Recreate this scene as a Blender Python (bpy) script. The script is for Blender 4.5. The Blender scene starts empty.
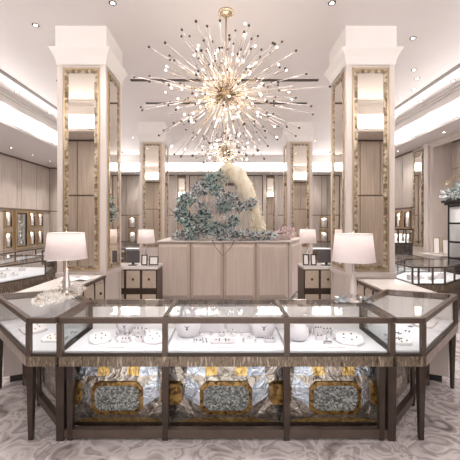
import bpy, bmesh, math, random
from mathutils import Vector, Matrix, noise
random.seed(7)
C = bpy.context.scene.collection
S = bpy.context.scene
PI = math.pi

# ------------------------------------------------------------------ camera, world, exposure
cd = bpy.data.cameras.new('camera'); cam = bpy.data.objects.new('camera', cd); C.objects.link(cam)
cam.location = (0, 0, 1.75); cam.rotation_euler = (PI/2, 0, 0)
cd.sensor_width = 36; cd.lens = 325/460*36
cd.shift_x = 4/460; cd.shift_y = -8/460
cd.clip_start = 0.05
S.camera = cam
w = bpy.data.worlds.new('world'); S.world = w; w.use_nodes = True
w.node_tree.nodes['Background'].inputs[0].default_value = (1.0, 0.95, 0.91, 1)
w.node_tree.nodes['Background'].inputs[1].default_value = 1.7
S.view_settings.view_transform = 'Standard'; S.view_settings.look = 'None'
S.view_settings.gamma = 1; S.view_settings.use_curve_mapping = False
S.view_settings.exposure = 0.22
COVE = 9.0; SPOT = 105.0; CHAND = 1.1; CASE_L = .38

# ------------------------------------------------------------------ materials
def nt(name):
    m = bpy.data.materials.new(name); m.use_nodes = True
    return m, m.node_tree, m.node_tree.nodes['Principled BSDF']
def plain(name, col, rough=.5, metal=0, emit=None, es=0, spec=None):
    m, t, b = nt(name)
    b.inputs['Base Color'].default_value = (*col, 1); b.inputs['Roughness'].default_value = rough
    b.inputs['Metallic'].default_value = metal
    if spec is not None: b.inputs['Specular IOR Level'].default_value = spec
    if emit: b.inputs['Emission Color'].default_value = (*emit, 1); b.inputs['Emission Strength'].default_value = es
    return m
def ramp(t, stops):
    r = t.nodes.new('ShaderNodeValToRGB'); e = r.color_ramp.elements
    while len(e) > 1: e.remove(e[-1])
    e[0].position = stops[0][0]; e[0].color = (*stops[0][1], 1)
    for p, c in stops[1:]:
        k = e.new(p); k.color = (*c, 1)
    return r
def coords(t, scale):
    tc = t.nodes.new('ShaderNodeTexCoord'); mp = t.nodes.new('ShaderNodeMapping')
    mp.inputs['Scale'].default_value = scale
    t.links.new(tc.outputs['Object'], mp.inputs[0]); return mp
def noisy(name, stops, scale=(1,1,1), nscale=5, detail=4, rough=.5, metal=0, bump=0, dist=0, kind='noise'):
    m, t, b = nt(name); mp = coords(t, scale)
    if kind == 'noise':
        n = t.nodes.new('ShaderNodeTexNoise'); n.inputs['Scale'].default_value = nscale; n.inputs['Detail'].default_value = detail
        n.inputs['Distortion'].default_value = dist; out = n.outputs['Fac']
    else:
        n = t.nodes.new('ShaderNodeTexVoronoi'); n.inputs['Scale'].default_value = nscale
        sp = t.nodes.new('ShaderNodeSeparateColor'); t.links.new(n.outputs['Color'], sp.inputs[0]); out = sp.outputs[0]
    t.links.new(mp.outputs[0], n.inputs['Vector'])
    r = ramp(t, stops); t.links.new(out, r.inputs[0]); t.links.new(r.outputs[0], b.inputs['Base Color'])
    b.inputs['Roughness'].default_value = rough; b.inputs['Metallic'].default_value = metal
    if bump:
        bp = t.nodes.new('ShaderNodeBump'); bp.inputs['Strength'].default_value = bump; bp.inputs['Distance'].default_value = .02
        t.links.new(out, bp.inputs['Height']); t.links.new(bp.outputs[0], b.inputs['Normal'])
    return m
def glass_mat(name, tint=(.97,.98,.98), ior=1.45, k=1.0):
    m = bpy.data.materials.new(name); m.use_nodes = True; t = m.node_tree
    for n in list(t.nodes): t.nodes.remove(n)
    o = t.nodes.new('ShaderNodeOutputMaterial'); mx = t.nodes.new('ShaderNodeMixShader')
    tr = t.nodes.new('ShaderNodeBsdfTransparent'); gl = t.nodes.new('ShaderNodeBsdfGlossy'); fr = t.nodes.new('ShaderNodeFresnel')
    tr.inputs[0].default_value = (*tint, 1); gl.inputs['Roughness'].default_value = .02; fr.inputs[0].default_value = ior
    t.nodes.remove(fr); lw = t.nodes.new('ShaderNodeLayerWeight'); lw.inputs['Blend'].default_value = .5
    pw_ = t.nodes.new('ShaderNodeMath'); pw_.operation = 'POWER'; pw_.inputs[1].default_value = 4.5
    ml = t.nodes.new('ShaderNodeMath'); ml.operation = 'MULTIPLY_ADD'; ml.inputs[1].default_value = .8*k; ml.inputs[2].default_value = .035*k
    t.links.new(lw.outputs['Facing'], pw_.inputs[0]); t.links.new(pw_.outputs[0], ml.inputs[0])
    t.links.new(ml.outputs[0], mx.inputs[0]); t.links.new(tr.outputs[0], mx.inputs[1]); t.links.new(gl.outputs[0], mx.inputs[2])
    t.links.new(mx.outputs[0], o.inputs[0]); return m

M = {}
M['plaster'] = noisy('ceiling_plaster', [(0,(.73,.69,.685)),(1,(.79,.75,.745))], nscale=1.2, rough=.8)
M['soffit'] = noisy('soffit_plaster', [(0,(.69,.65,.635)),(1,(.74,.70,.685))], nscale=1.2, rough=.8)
M['cove'] = plain('cove_light', (1,1,1), emit=(1.0,.965,.92), es=COVE)
M['wood'] = noisy('limed_wood', [(.25,(.43,.365,.32)),(.5,(.55,.48,.43)),(.8,(.66,.59,.54))], scale=(9,9,.35), nscale=3, detail=6, rough=.45)
M['woodseam'] = plain('wood_seam', (.16,.115,.09), .6)
M['wood_light'] = noisy('pale_sycamore', [(.25,(.50,.415,.36)),(.8,(.62,.53,.475))], scale=(12,12,.5), nscale=3, detail=5, rough=.35)
M['stone'] = noisy('pillar_stone', [(.2,(.56,.49,.455)),(.8,(.66,.59,.555))], scale=(3,3,.6), nscale=2, detail=5, rough=.4)
M['stone_line'] = plain('pillar_groove', (.33,.26,.22), .5)
M['mirror'] = plain('antique_mirror', (.86,.80,.72), .015, 1)
M['mosaic'] = noisy('gold_mosaic', [(0,(.12,.08,.045)),(.3,(.24,.175,.11)),(.55,(.37,.295,.21)),(.8,(.52,.45,.36)),(1,(.18,.125,.08))], nscale=22, rough=.35, metal=.3, kind='voronoi', bump=.3)
M['gold'] = plain('brushed_gold', (.60,.45,.27), .3, .8)
M['palegold'] = plain('champagne_gold', (.70,.57,.42), .25, .9)
M['bronze'] = noisy('bronze_frame', [(0,(.045,.032,.027)),(1,(.10,.072,.06))], nscale=9, rough=.38, metal=.6)
M['bronze_top'] = noisy('bronze_top_rail', [(0,(.095,.068,.055)),(1,(.16,.12,.10))], nscale=9, rough=.4, metal=.5)
M['black'] = plain('black_metal', (.03,.025,.025), .4, .5)
M['apron'] = noisy('shell_apron', [(.32,(.07,.05,.035)),(.45,(.30,.24,.18)),(.52,(.12,.09,.07)),(.66,(.50,.43,.34))], scale=(13,13,2), nscale=5, detail=5, rough=.3, metal=.5)
M['glass'] = glass_mat('clear_glass')
M['glasstop'] = glass_mat('glass_top', (.97,.975,.975), 1.45, .6)
M['white'] = plain('white_leather', (.90,.87,.87), .45)
M['offwhite'] = plain('ivory_suede', (.80,.76,.75), .6)
M['suede'] = plain('lilac_suede', (.58,.54,.56), .7)
M['led'] = plain('led_strip', (1,1,1), emit=(1,.98,.97), es=10)
M['shade'] = plain('lamp_shade_silk', (.82,.71,.70), .8, emit=(1,.86,.82), es=.12)
M['crystal'] = plain('smoked_crystal', (.78,.72,.70), .1, .5)
M['silver'] = plain('polished_silver', (.75,.73,.72), .15, 1)
M['darkgem'] = plain('set_diamonds', (.22,.22,.25), .15, .7)
M['steel'] = plain('grey_diamonds', (.42,.42,.44), .2, .8)
M['teal'] = noisy('teal_leaves', [(.2,(.20,.30,.30)),(.5,(.42,.58,.57)),(.8,(.74,.84,.82))], nscale=9, rough=.6)
M['greyleaf'] = noisy('frosted_leaves', [(.2,(.34,.36,.39)),(.5,(.60,.63,.65)),(.8,(.85,.86,.86))], nscale=9, rough=.6)
M['pink'] = noisy('pink_blossom', [(.2,(.62,.42,.42)),(.8,(.86,.72,.71))], nscale=12, rough=.7)
M['petal_white'] = plain('white_petal', (.90,.87,.84), .5)
M['blossom'] = noisy('white_blossom', [(.2,(.70,.60,.55)),(.5,(.86,.80,.78)),(.8,(.92,.90,.89))], nscale=14, rough=.6)
M['cream'] = noisy('cream_bark', [(.2,(.60,.46,.28)),(.45,(.82,.74,.58)),(.75,(.92,.89,.80))], scale=(2,2,1), nscale=4, detail=5, rough=.6, bump=.4)
M['shadeleaf'] = noisy('painted_shade_leaves', [(0,(.05,.075,.075)),(1,(.16,.17,.18))], nscale=9, rough=.7)  # dark leaf colour paints the shade between the leaves
M['frost'] = noisy('frost_white', [(0,(.70,.74,.74)),(1,(.90,.91,.91))], nscale=9, rough=.6)
M['twig'] = noisy('dark_twig', [(0,(.10,.06,.06)),(1,(.26,.17,.15))], nscale=12, rough=.7)
M['drawer'] = noisy('shagreen_drawer', [(.2,(.42,.34,.27)),(.8,(.54,.45,.37))], nscale=30, rough=.4)
M['marble_top'] = noisy('pale_top', [(.2,(.66,.61,.59)),(.8,(.80,.76,.75))], nscale=3, rough=.12)
M['pad'] = plain('bright_pad', (.74,.74,.78), .6)
M['bulb'] = plain('bulb_glow', (1,1,1), emit=(1,.93,.84), es=9)
M['downlens'] = plain('downlight_lens', (1,1,1), emit=(1,.95,.9), es=10)
M['whitetrim'] = plain('white_trim', (.8,.76,.74), .5)
M['slot'] = plain('air_slot', (.09,.07,.07), .7)
M['screen'] = plain('dark_screen', (.10,.09,.10), .15)
M['amber'] = noisy('amber_mosaic', [(0,(.05,.025,.008)),(.4,(.20,.11,.03)),(.7,(.33,.20,.06)),(1,(.12,.065,.02))], nscale=38, rough=.3, metal=.6, kind='voronoi')
M['plaque'] = noisy('grey_mosaic', [(0,(.05,.055,.055)),(.4,(.15,.165,.165)),(.7,(.26,.28,.27)),(1,(.45,.47,.45))], nscale=75, rough=.35, metal=.4, kind='voronoi', bump=.4)
def facet(name, c1, c2, rough=.14):
    m, t, b = nt(name); mp = coords(t, (1,1,1))
    v = t.nodes.new('ShaderNodeTexVoronoi'); v.feature = 'DISTANCE_TO_EDGE'; v.inputs['Scale'].default_value = 9
    n = t.nodes.new('ShaderNodeTexNoise'); n.inputs['Scale'].default_value = 14; n.inputs['Detail'].default_value = 6; n.inputs['Distortion'].default_value = 1.5
    t.links.new(mp.outputs[0], v.inputs['Vector']); t.links.new(mp.outputs[0], n.inputs['Vector'])
    r = ramp(t, [(.3, c1), (.7, c2)]); t.links.new(n.outputs['Fac'], r.inputs[0]); t.links.new(r.outputs[0], b.inputs['Base Color'])
    b.inputs['Metallic'].default_value = .85; b.inputs['Roughness'].default_value = rough
    bp = t.nodes.new('ShaderNodeBump'); bp.inputs['Strength'].default_value = .5; bp.inputs['Distance'].default_value = .03
    t.links.new(n.outputs['Fac'], bp.inputs['Height']); t.links.new(bp.outputs[0], b.inputs['Normal'])
    return m
M['f_silver'] = facet('silver_facet', (.20,.17,.145), (.62,.57,.51))
M['f_goldreflect'] = facet('gold_reflection_facet', (.36,.23,.07), (.80,.58,.24))  # gold tint paints the yellow reflected in the mirror facets
M['f_dark'] = facet('dark_facet', (.06,.05,.045), (.30,.27,.25))
M['f_blue'] = facet('blue_facet', (.30,.36,.44), (.68,.74,.80))
def floor_mat():
    m, t, b = nt('veined_marble_floor'); mp = coords(t, (1,1,1))
    n = t.nodes.new('ShaderNodeTexNoise'); n.inputs['Scale'].default_value = 4.0; n.inputs['Detail'].default_value = 10; n.inputs['Distortion'].default_value = 1.3
    t.links.new(mp.outputs[0], n.inputs['Vector'])
    r = ramp(t, [(.30,(.20,.165,.16)),(.42,(.46,.41,.41)),(.5,(.64,.59,.60)),(.55,(.34,.29,.29)),(.62,(.56,.51,.52)),(.8,(.70,.65,.66))])
    t.links.new(n.outputs['Fac'], r.inputs[0]); t.links.new(r.outputs[0], b.inputs['Base Color']); b.inputs['Roughness'].default_value = .22
    return m
M['floor'] = floor_mat()

# ------------------------------------------------------------------ mesh helpers
class MB:
    def __init__(s): s.v = []; s.f = []; s.mi = []; s.cur = 0
    def face(s, pts, mi=None):
        n = len(s.v); s.v += [tuple(p) for p in pts]; s.f.append(tuple(range(n, n+len(pts)))); s.mi.append(s.cur if mi is None else mi)
    def raw(s, vs, fs, mi=None):
        n = len(s.v); s.v += [tuple(p) for p in vs]
        for f in fs: s.f.append(tuple(i+n for i in f)); s.mi.append(s.cur if mi is None else mi)
    def box(s, x0, x1, y0, y1, z0, z1, mi=None):
        s.raw([(x0,y0,z0),(x1,y0,z0),(x1,y1,z0),(x0,y1,z0),(x0,y0,z1),(x1,y0,z1),(x1,y1,z1),(x0,y1,z1)],
              [(0,3,2,1),(4,5,6,7),(0,1,5,4),(1,2,6,5),(2,3,7,6),(3,0,4,7)], mi); return s
    def bar(s, a, b, wd, ht, mi=None):
        # rectangular bar from a to b, width wd (sideways) and height ht (up)
        a = Vector(a); b = Vector(b); d = (b-a).normalized(); up = Vector((0,0,1))
        if abs(d.z) > .95: up = Vector((0,1,0))
        sd = d.cross(up).normalized(); up = sd.cross(d).normalized()
        P = []
        for q in (a, b):
            for i, j in ((-1,-1),(1,-1),(1,1),(-1,1)): P.append(q + sd*i*wd/2 + up*j*ht/2)
        s.raw(P, [(0,1,2,3),(7,6,5,4),(0,4,5,1),(1,5,6,2),(2,6,7,3),(3,7,4,0)], mi); return s
    def tube(s, a, b, r0, r1=None, n=8, mi=None):
        r1 = r0 if r1 is None else r1
        a = Vector(a); b = Vector(b); d = (b-a).normalized(); up = Vector((0,0,1)) if abs(d.z) < .9 else Vector((1,0,0))
        u = d.cross(up).normalized(); v = d.cross(u)
        P = []
        for q, r in ((a,r0),(b,r1)):
            for k in range(n): P.append(q + (u*math.cos(2*PI*k/n)+v*math.sin(2*PI*k/n))*r)
        F = [(k,(k+1)%n,n+(k+1)%n,n+k) for k in range(n)] + [tuple(range(n-1,-1,-1)), tuple(range(n,2*n))]
        s.raw(P, F, mi); return s
    def lathe(s, prof, c=(0,0,0), n=20, mi=None, sx=1, sy=1):
        P = []; F = []
        for r, z in prof:
            for k in range(n): P.append((c[0]+r*sx*math.cos(2*PI*k/n), c[1]+r*sy*math.sin(2*PI*k/n), c[2]+z))
        for i in range(len(prof)-1):
            for k in range(n): F.append((i*n+k, i*n+(k+1)%n, (i+1)*n+(k+1)%n, (i+1)*n+k))
        if prof[0][0] > 1e-4: F.append(tuple(range(n-1,-1,-1)))
        if prof[-1][0] > 1e-4: F.append(tuple(range((len(prof)-1)*n, len(prof)*n)))
        s.raw(P, F, mi); return s
    def ball(s, c, r, n=8, m=6, mi=None, sq=(1,1,1)):
        P = []; F = []
        for i in range(m+1):
            th = PI*i/m
            for k in range(n):
                P.append((c[0]+r*sq[0]*math.sin(th)*math.cos(2*PI*k/n), c[1]+r*sq[1]*math.sin(th)*math.sin(2*PI*k/n), c[2]+r*sq[2]*math.cos(th)))
        for i in range(m):
            for k in range(n): F.append((i*n+k, (i+1)*n+k, (i+1)*n+(k+1)%n, i*n+(k+1)%n))
        s.raw(P, F, mi); return s
    def prism(s, poly, z0, z1, mi=None):
        n = len(poly); P = [(x,y,z0) for x,y in poly] + [(x,y,z1) for x,y in poly]
        F = [tuple(range(n-1,-1,-1)), tuple(range(n,2*n))] + [(k,(k+1)%n,n+(k+1)%n,n+k) for k in range(n)]
        s.raw(P, F, mi); return s
    def build(s, name, mats, parent=None, smooth=False, bevel=0, loc=None, rz=None):
        me = bpy.data.meshes.new(name); me.from_pydata(s.v, [], s.f)
        if not isinstance(mats, (list, tuple)): mats = [mats]
        for m in mats: me.materials.append(M[m])
        for p, i in zip(me.polygons, s.mi): p.material_index = min(i, len(mats)-1); p.use_smooth = smooth
        bm = bmesh.new(); bm.from_mesh(me); bmesh.ops.remove_doubles(bm, verts=bm.verts, dist=1e-5)
        bmesh.ops.recalc_face_normals(bm, faces=bm.faces); bm.to_mesh(me); bm.free(); me.update()
        o = bpy.data.objects.new(name, me); C.objects.link(o)
        if parent: o.parent = parent
        if loc: o.location = loc
        if rz is not None: o.rotation_euler.z = rz
        if bevel:
            b = o.modifiers.new('bevel', 'BEVEL'); b.width = bevel; b.segments = 2; b.limit_method = 'ANGLE'
        return o
def thing(name, label, cat, loc=(0,0,0), rz=0, group=None):
    o = bpy.data.objects.new(name, None); C.objects.link(o); o.location = loc; o.rotation_euler = (0,0,rz)
    o.empty_display_size = .1
    o['label'] = label; o['category'] = cat
    if group: o['group'] = group
    return o
def tag(o, label, cat, group=None):
    o['label'] = label; o['category'] = cat
    if group: o['group'] = group
    return o
def struct(o): o['kind'] = 'structure'; return o
def dup(root, loc, rz, label, group=None, scale=None):
    r = root.copy(); C.objects.link(r); r.location = loc; r.rotation_euler = (0,0,rz); r['label'] = label
    if group: r['group'] = group
    if scale: r.scale = scale
    for ch in list(root.children):
        c = ch.copy(); C.objects.link(c); c.parent = r
        for g in list(ch.children):
            d = g.copy(); C.objects.link(d); d.parent = c
    return r
def light(name, kind, loc, power, parent=None, color=(1,.95,.9), size=.1, rot=(0,0,0), spot=None, sy=None):
    l = bpy.data.lights.new(name, kind); l.energy = power; l.color = color
    if kind == 'AREA':
        l.size = size
        if sy: l.shape = 'RECTANGLE'; l.size_y = sy
    elif kind == 'SPOT': l.shadow_soft_size = size; l.spot_size = spot or 1.6; l.spot_blend = .8
    else: l.shadow_soft_size = size
    o = bpy.data.objects.new(name, l); C.objects.link(o); o.location = loc; o.rotation_euler = rot
    if parent: o.parent = parent
    return o

# ------------------------------------------------------------------ the room shell
ZC, ZS, ZL = 4.75, 4.02, 4.43           # high ceiling, soffit, top of the lit cove
FX, FY0, FY1 = 5.1, 1.9, 14.75          # edges of the raised ceiling
XL, XR, YB, YF = -7.4, 5.95, 15.7, 1.0
struct(MB().box(XL-.3, XR+1.2, -1.6, YB+.3, -.12, 0).build('floor', 'floor'))
b = MB().box(-FX-.4, FX+.4, FY0-.4, FY1+.4, ZC, ZC+.1)
struct(b.build('ceiling', 'plaster'))
b = MB()
b.box(XL-.3, -FX-.12, YF-.1, YB+.3, ZS, ZS+.1); b.box(FX+.12, XR+1.2, YF-.1, YB+.3, ZS, ZS+.1)
b.box(-FX-.12, FX+.12, YF-.1, FY0-.12, ZS, ZS+.1); b.box(-FX-.12, FX+.12, FY1+.12, YB+.3, ZS, ZS+.1)
# fascia above the light slot
b.box(-FX-.12, -FX, FY0-.12, FY1+.12, ZL, ZC); b.box(FX, FX+.12, FY0-.12, FY1+.12, ZL, ZC)
b.box(-FX, FX, FY0-.12, FY0, ZL, ZC); b.box(-FX, FX, FY1, FY1+.12, ZL, ZC)
# small lower lip
b.box(-FX-.12, -FX+.02, FY0-.12, FY1+.12, ZS-.02, ZS+.06); b.box(FX-.02, FX+.12, FY0-.12, FY1+.12, ZS-.02, ZS+.06)
b.box(-FX, FX, FY0-.12, FY0+.02, ZS-.02, ZS+.06); b.box(-FX, FX, FY1-.02, FY1+.12, ZS-.02, ZS+.06)
# stepped mouldings under the high ceiling
for k, (o, h) in enumerate(((.04,.10),(.10,.05))):
    b.box(-FX, -FX+o, FY0, FY1, ZC-h, ZC); b.box(FX-o, FX, FY0, FY1, ZC-h, ZC)
    b.box(-FX, FX, FY1-o, FY1, ZC-h, ZC); b.box(-FX, FX, FY0, FY0+o, ZC-h, ZC)
    b.box(-FX, -FX+o*.7, FY0, FY1, ZL, ZL+h*.6); b.box(FX-o*.7, FX, FY0, FY1, ZL, ZL+h*.6); b.box(-FX, FX, FY1-o*.7, FY1, ZL, ZL+h*.6)
struct(b.build('trim_1', 'soffit'))
b = MB()
b.box(-FX-.10, -FX-.06, FY0, FY1, ZS+.06, ZL); b.box(FX+.06, FX+.10, FY0, FY1, ZS+.06, ZL)
b.box(-FX, FX, FY0-.10, FY0-.06, ZS+.06, ZL); b.box(-FX, FX, FY1+.06, FY1+.10, ZS+.06, ZL)
struct(b.build('trim_2', 'cove'))

def panels(b, axis, pos, a0, a1, z0, z1, widths, depth=.03, sign=1):
    """raised wood boards on a plane; axis 'x': plane X=pos, boards run along Y"""
    a = a0; k = 0; g = .012
    while a < a1 - .02:
        e = min(a + widths[k % len(widths)], a1); k += 1
        p0, p1 = sorted((pos, pos + sign*depth))
        if axis == 'x': b.box(p0, p1, a+g, e-g, z0, z1, 0)
        else: b.box(a+g, e-g, p0, p1, z0, z1, 0)
        a = e
# left wall, its end wall and the return
b = MB()
b.box(XL-.25, XL, YF, 13.7, 0, ZS, 1); panels(b, 'x', XL, YF, 13.6, 2.22, ZS-.05, (.95,.95,.24), sign=1)
panels(b, 'x', XL, YF, 13.6, 0, 2.18, (1.9,), sign=1)
struct(b.build('wall_left', ['wood','woodseam']))
b = MB(); b.box(XL, -FX-.02, 13.6, 13.8, 0, ZS, 1); panels(b, 'y', 13.6, XL+.04, -FX-.02, 2.22, ZS-.05, (.5,), sign=-1)
panels(b, 'y', 13.6, XL+.04, -FX-.02, 0, 2.18, (.8,), sign=-1)
b.box(-FX-.2, -FX-.02, 13.8, YB, 0, ZS, 0)
struct(b.build('wall_end', ['wood','woodseam']))
# back wall
b = MB(); b.box(-FX-.1, XR, YB, YB+.25, 0, ZS, 1)
for x0, x1, ws in ((-5.1,-2.5,(.28,.9,.62,.8)), (-1.75,-1.1,(.4,.25)), (1.1,1.75,(.25,.4)), (2.5,5.9,(.3,.55,.25,1.0,.28,1.0))):
    panels(b, 'y', YB, x0, x1, 2.1, ZS-.05, ws, sign=-1); panels(b, 'y', YB, x0, x1, 0, 2.06, ws, sign=-1)
for sx in (-1, 1):                                   # pilasters flanking the mirror strips
    b.box(sx*1.85-.07, sx*1.85+.07, YB-.1, YB, 0, ZS, 0); b.box(sx*2.42-.07, sx*2.42+.07, YB-.1, YB, 0, ZS, 0)
b.box(-1.1, 1.1, YB-.02, YB, 0, 3.5, 0); b.box(-1.2, 1.2, YB-.12, YB, 3.55, 3.62, 1); b.box(-1.15, 1.15, YB-.08, YB, 3.62, ZS-.05, 0)
struct(b.build('wall_back', ['wood','woodseam']))
# right wall with the recess for the tall cabinet
b = MB(); XR2 = 6.4
b.box(XR, XR+.25, 9.3, YB+.2, 0, ZS, 1)
panels(b, 'x', XR, 10.3, YB, 2.22, ZS-.05, (.62,.62,.3), sign=-1); panels(b, 'x', XR, 10.3, YB, 0, 2.18, (1.2,), sign=-1)
b.box(XR-.03, XR, 9.62, 10.3, 0, 1.0, 0); b.box(XR-.03, XR, 9.62, 10.3, 3.95, ZS, 0)
b.box(XR2, XR2+.25, YF, 9.5, 0, ZS, 1)
for k in range(5): panels(b, 'x', XR2, YF, 9.2, .05+k*.8, .83+k*.8 if k < 4 else ZS-.05, (1.6,), sign=-1)
struct(b.build('wall_right', ['wood','woodseam']))
b = MB(); b.box(XR-.1, XR, 9.2, 9.62, 0, ZS, 0)      # stone jamb and reveal of the recess
b.box(XR-.16, XR-.02, 9.32, 9.5, 0, ZS, 0); b.box(XR, XR2, 9.2, 9.3, 0, ZS, 0)
b.box(XR-.1, XR, YF, 9.2, 3.86, ZS, 0); b.box(XR-.14, XR, YF, 9.62, 3.93, ZS, 0)
struct(b.build('trim_3', 'stone'))
# entrance wall either side of the opening where the camera stands
b = MB()
for s in (-1, 1):
    x0, x1 = (XL, -1.5) if s < 0 else (1.5, XR2)
    b.box(x0, x1, YF-.2, YF, 0, ZS, 1); panels(b, 'y', YF, x0, x1, 2.5, ZS-.05, (.55,), sign=1); panels(b, 'y', YF, x0, x1, 0, 2.46, (1.1,), sign=1)
b.box(-1.5, 1.5, YF-.2, YF, 3.0, ZS, 0)
struct(b.build('wall_front', ['wood','woodseam']))
# dark skirting and cornice line
b = MB(); b.box(XL+.03, XL+.06, YF, 13.6, 0, .14); b.box(XL+.03, XL+.06, YF, 13.57, ZS-.05, ZS); b.box(XL+.04, -FX, 13.54, 13.57, ZS-.05, ZS)
b.box(XL+.03, XL+.07, YF, 13.6, 2.17, 2.23)
struct(b.build('baseboard_left', 'woodseam'))
b = MB(); b.box(XR-.06, XR-.03, 10.3, YB, 0, .14); b.box(XR-.06, XR-.03, 10.3, YB, ZS-.05, ZS); b.box(XR-.07, XR-.03, 10.3, YB, 2.17, 2.23)
struct(b.build('baseboard_right', 'woodseam'))

# air slots in the ceiling
for x0, x1, y, lab in ((-2.02,1.95,6.87,'long dark linear air slot in the ceiling just behind the big chandelier'),
                       (-2.02,2.04,8.2,'long dark linear air slot in the ceiling, the farther of the two crossing lines')):
    a = thing('air_slot', lab, 'ceiling vent', ((x0+x1)/2, y, ZC), 0)
    h = (x1-x0)/2
    MB().box(-h, h, -.045, .045, -.012, .0).build('frame', 'bronze', a); MB().box(-h+.02, h-.02, -.02, .02, -.016, -.008).build('blade', 'slot', a)
for sx, lab in ((-1,'long dark air slot running along the left edge of the high ceiling'), (1,'long dark air slot running along the right edge of the high ceiling')):
    a = thing('air_slot', lab, 'ceiling vent', (sx*4.47, 8.2, ZC), 0)
    MB().box(-.05, .05, -5.9, 5.9, -.012, 0).build('frame', 'bronze', a); MB().box(-.02, .02, -5.85, 5.85, -.016, -.008).build('blade', 'slot', a)

# ------------------------------------------------------------------ recessed downlights
def downlight(x, y, z, label, group, power, spot=1.7):
    t = thing('downlight', label, 'downlight', (x, y, z), 0, group)
    MB().lathe([(.026,-.004),(.045,-.012),(.052,-.006),(.052,0),(.026,0)], n=16).build('trim_ring', 'bronze', t, True)
    MB().lathe([(.0,-.006),(.028,-.006),(.028,-.001)], n=14).build('lens', 'downlens', t, True)
    light('downlight_beam', 'SPOT', (0,0,-.03), power, t, (1,.95,.905), .05, (0,0,0), spot)
GL = 'recessed downlights in the high ceiling left of the left front pillar'
for (x, y) in ((-2.9,4.95),(-3.2,5.15+1.1),(-3.55,6.9),(-3.9,5.0),(-3.3,9.2),(-3.3,11.5)):
    downlight(x, y, ZC, 'small recessed downlight in the high ceiling left of the left front pillar', GL, SPOT)
GR = 'recessed downlights in the high ceiling right of the right front pillar'
for (x, y) in ((3.05,5.3),(3.7,6.4),(4.0,6.8),(4.25,7.35),(4.25,7.9),(3.3,9.6),(3.3,12.0)):
    downlight(x, y, ZC, 'small recessed downlight in the high ceiling right of the right front pillar', GR, SPOT)
GE = 'row of downlights between the right air slot and the lit cove'
for y in (6.9,8.05,9.2,10.4,11.6): downlight(4.82, y, ZC, 'small recessed downlight in the row between the right air slot and lit cove', GE, SPOT*.4)
GE = 'row of downlights between the left air slot and the lit cove'
for y in (7.5,8.9,10.4,11.9): downlight(-4.82, y, ZC, 'small recessed downlight in the row between the left air slot and lit cove', GE, SPOT*.4)
GM = 'downlights around the chandeliers'
for (x, y) in ((-1.55,4.45),(1.45,4.45),(-1.4,7.5),(1.45,7.5),(-1.0,9.3),(1.0,9.3),(-1.2,11.8),(1.2,11.8),(-1.6,3.2),(1.6,3.2)):
    downlight(x, y, ZC, 'small recessed downlight in the middle of the ceiling around the chandeliers', GM, SPOT)
GW = 'downlights in the low soffit before the left wood wall'
for y in (7.0,8.6,9.9,11.0,12.1,13.0): downlight(-6.55, y, ZS, 'small downlight in the low soffit washing the left wood wall', GW, SPOT*.9)
GX = 'downlights in the low soffit before the back wall'
for x in (-4.2,-2.1,2.1,4.2): downlight(x, 15.15, ZS, 'small downlight in the low soffit washing the back wall', GX, SPOT*.5)
GZ = 'added downlights in the low soffit before the entrance wall'
for x in (-5.0,-3.4,-2.2,2.2,3.4,5.0): downlight(x, 1.55, ZS, 'small added downlight in the low soffit brightening the entrance wall', GZ, SPOT*.5)  # unseen lamps added to brighten the wood that the pillar mirrors show
GY = 'downlights in the low soffit before the right wall'
for y in (6.2,8.2,10.4,12.2): downlight(5.5, y, ZS, 'small downlight in the low soffit before the right wall', GY, SPOT*.5)

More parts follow.
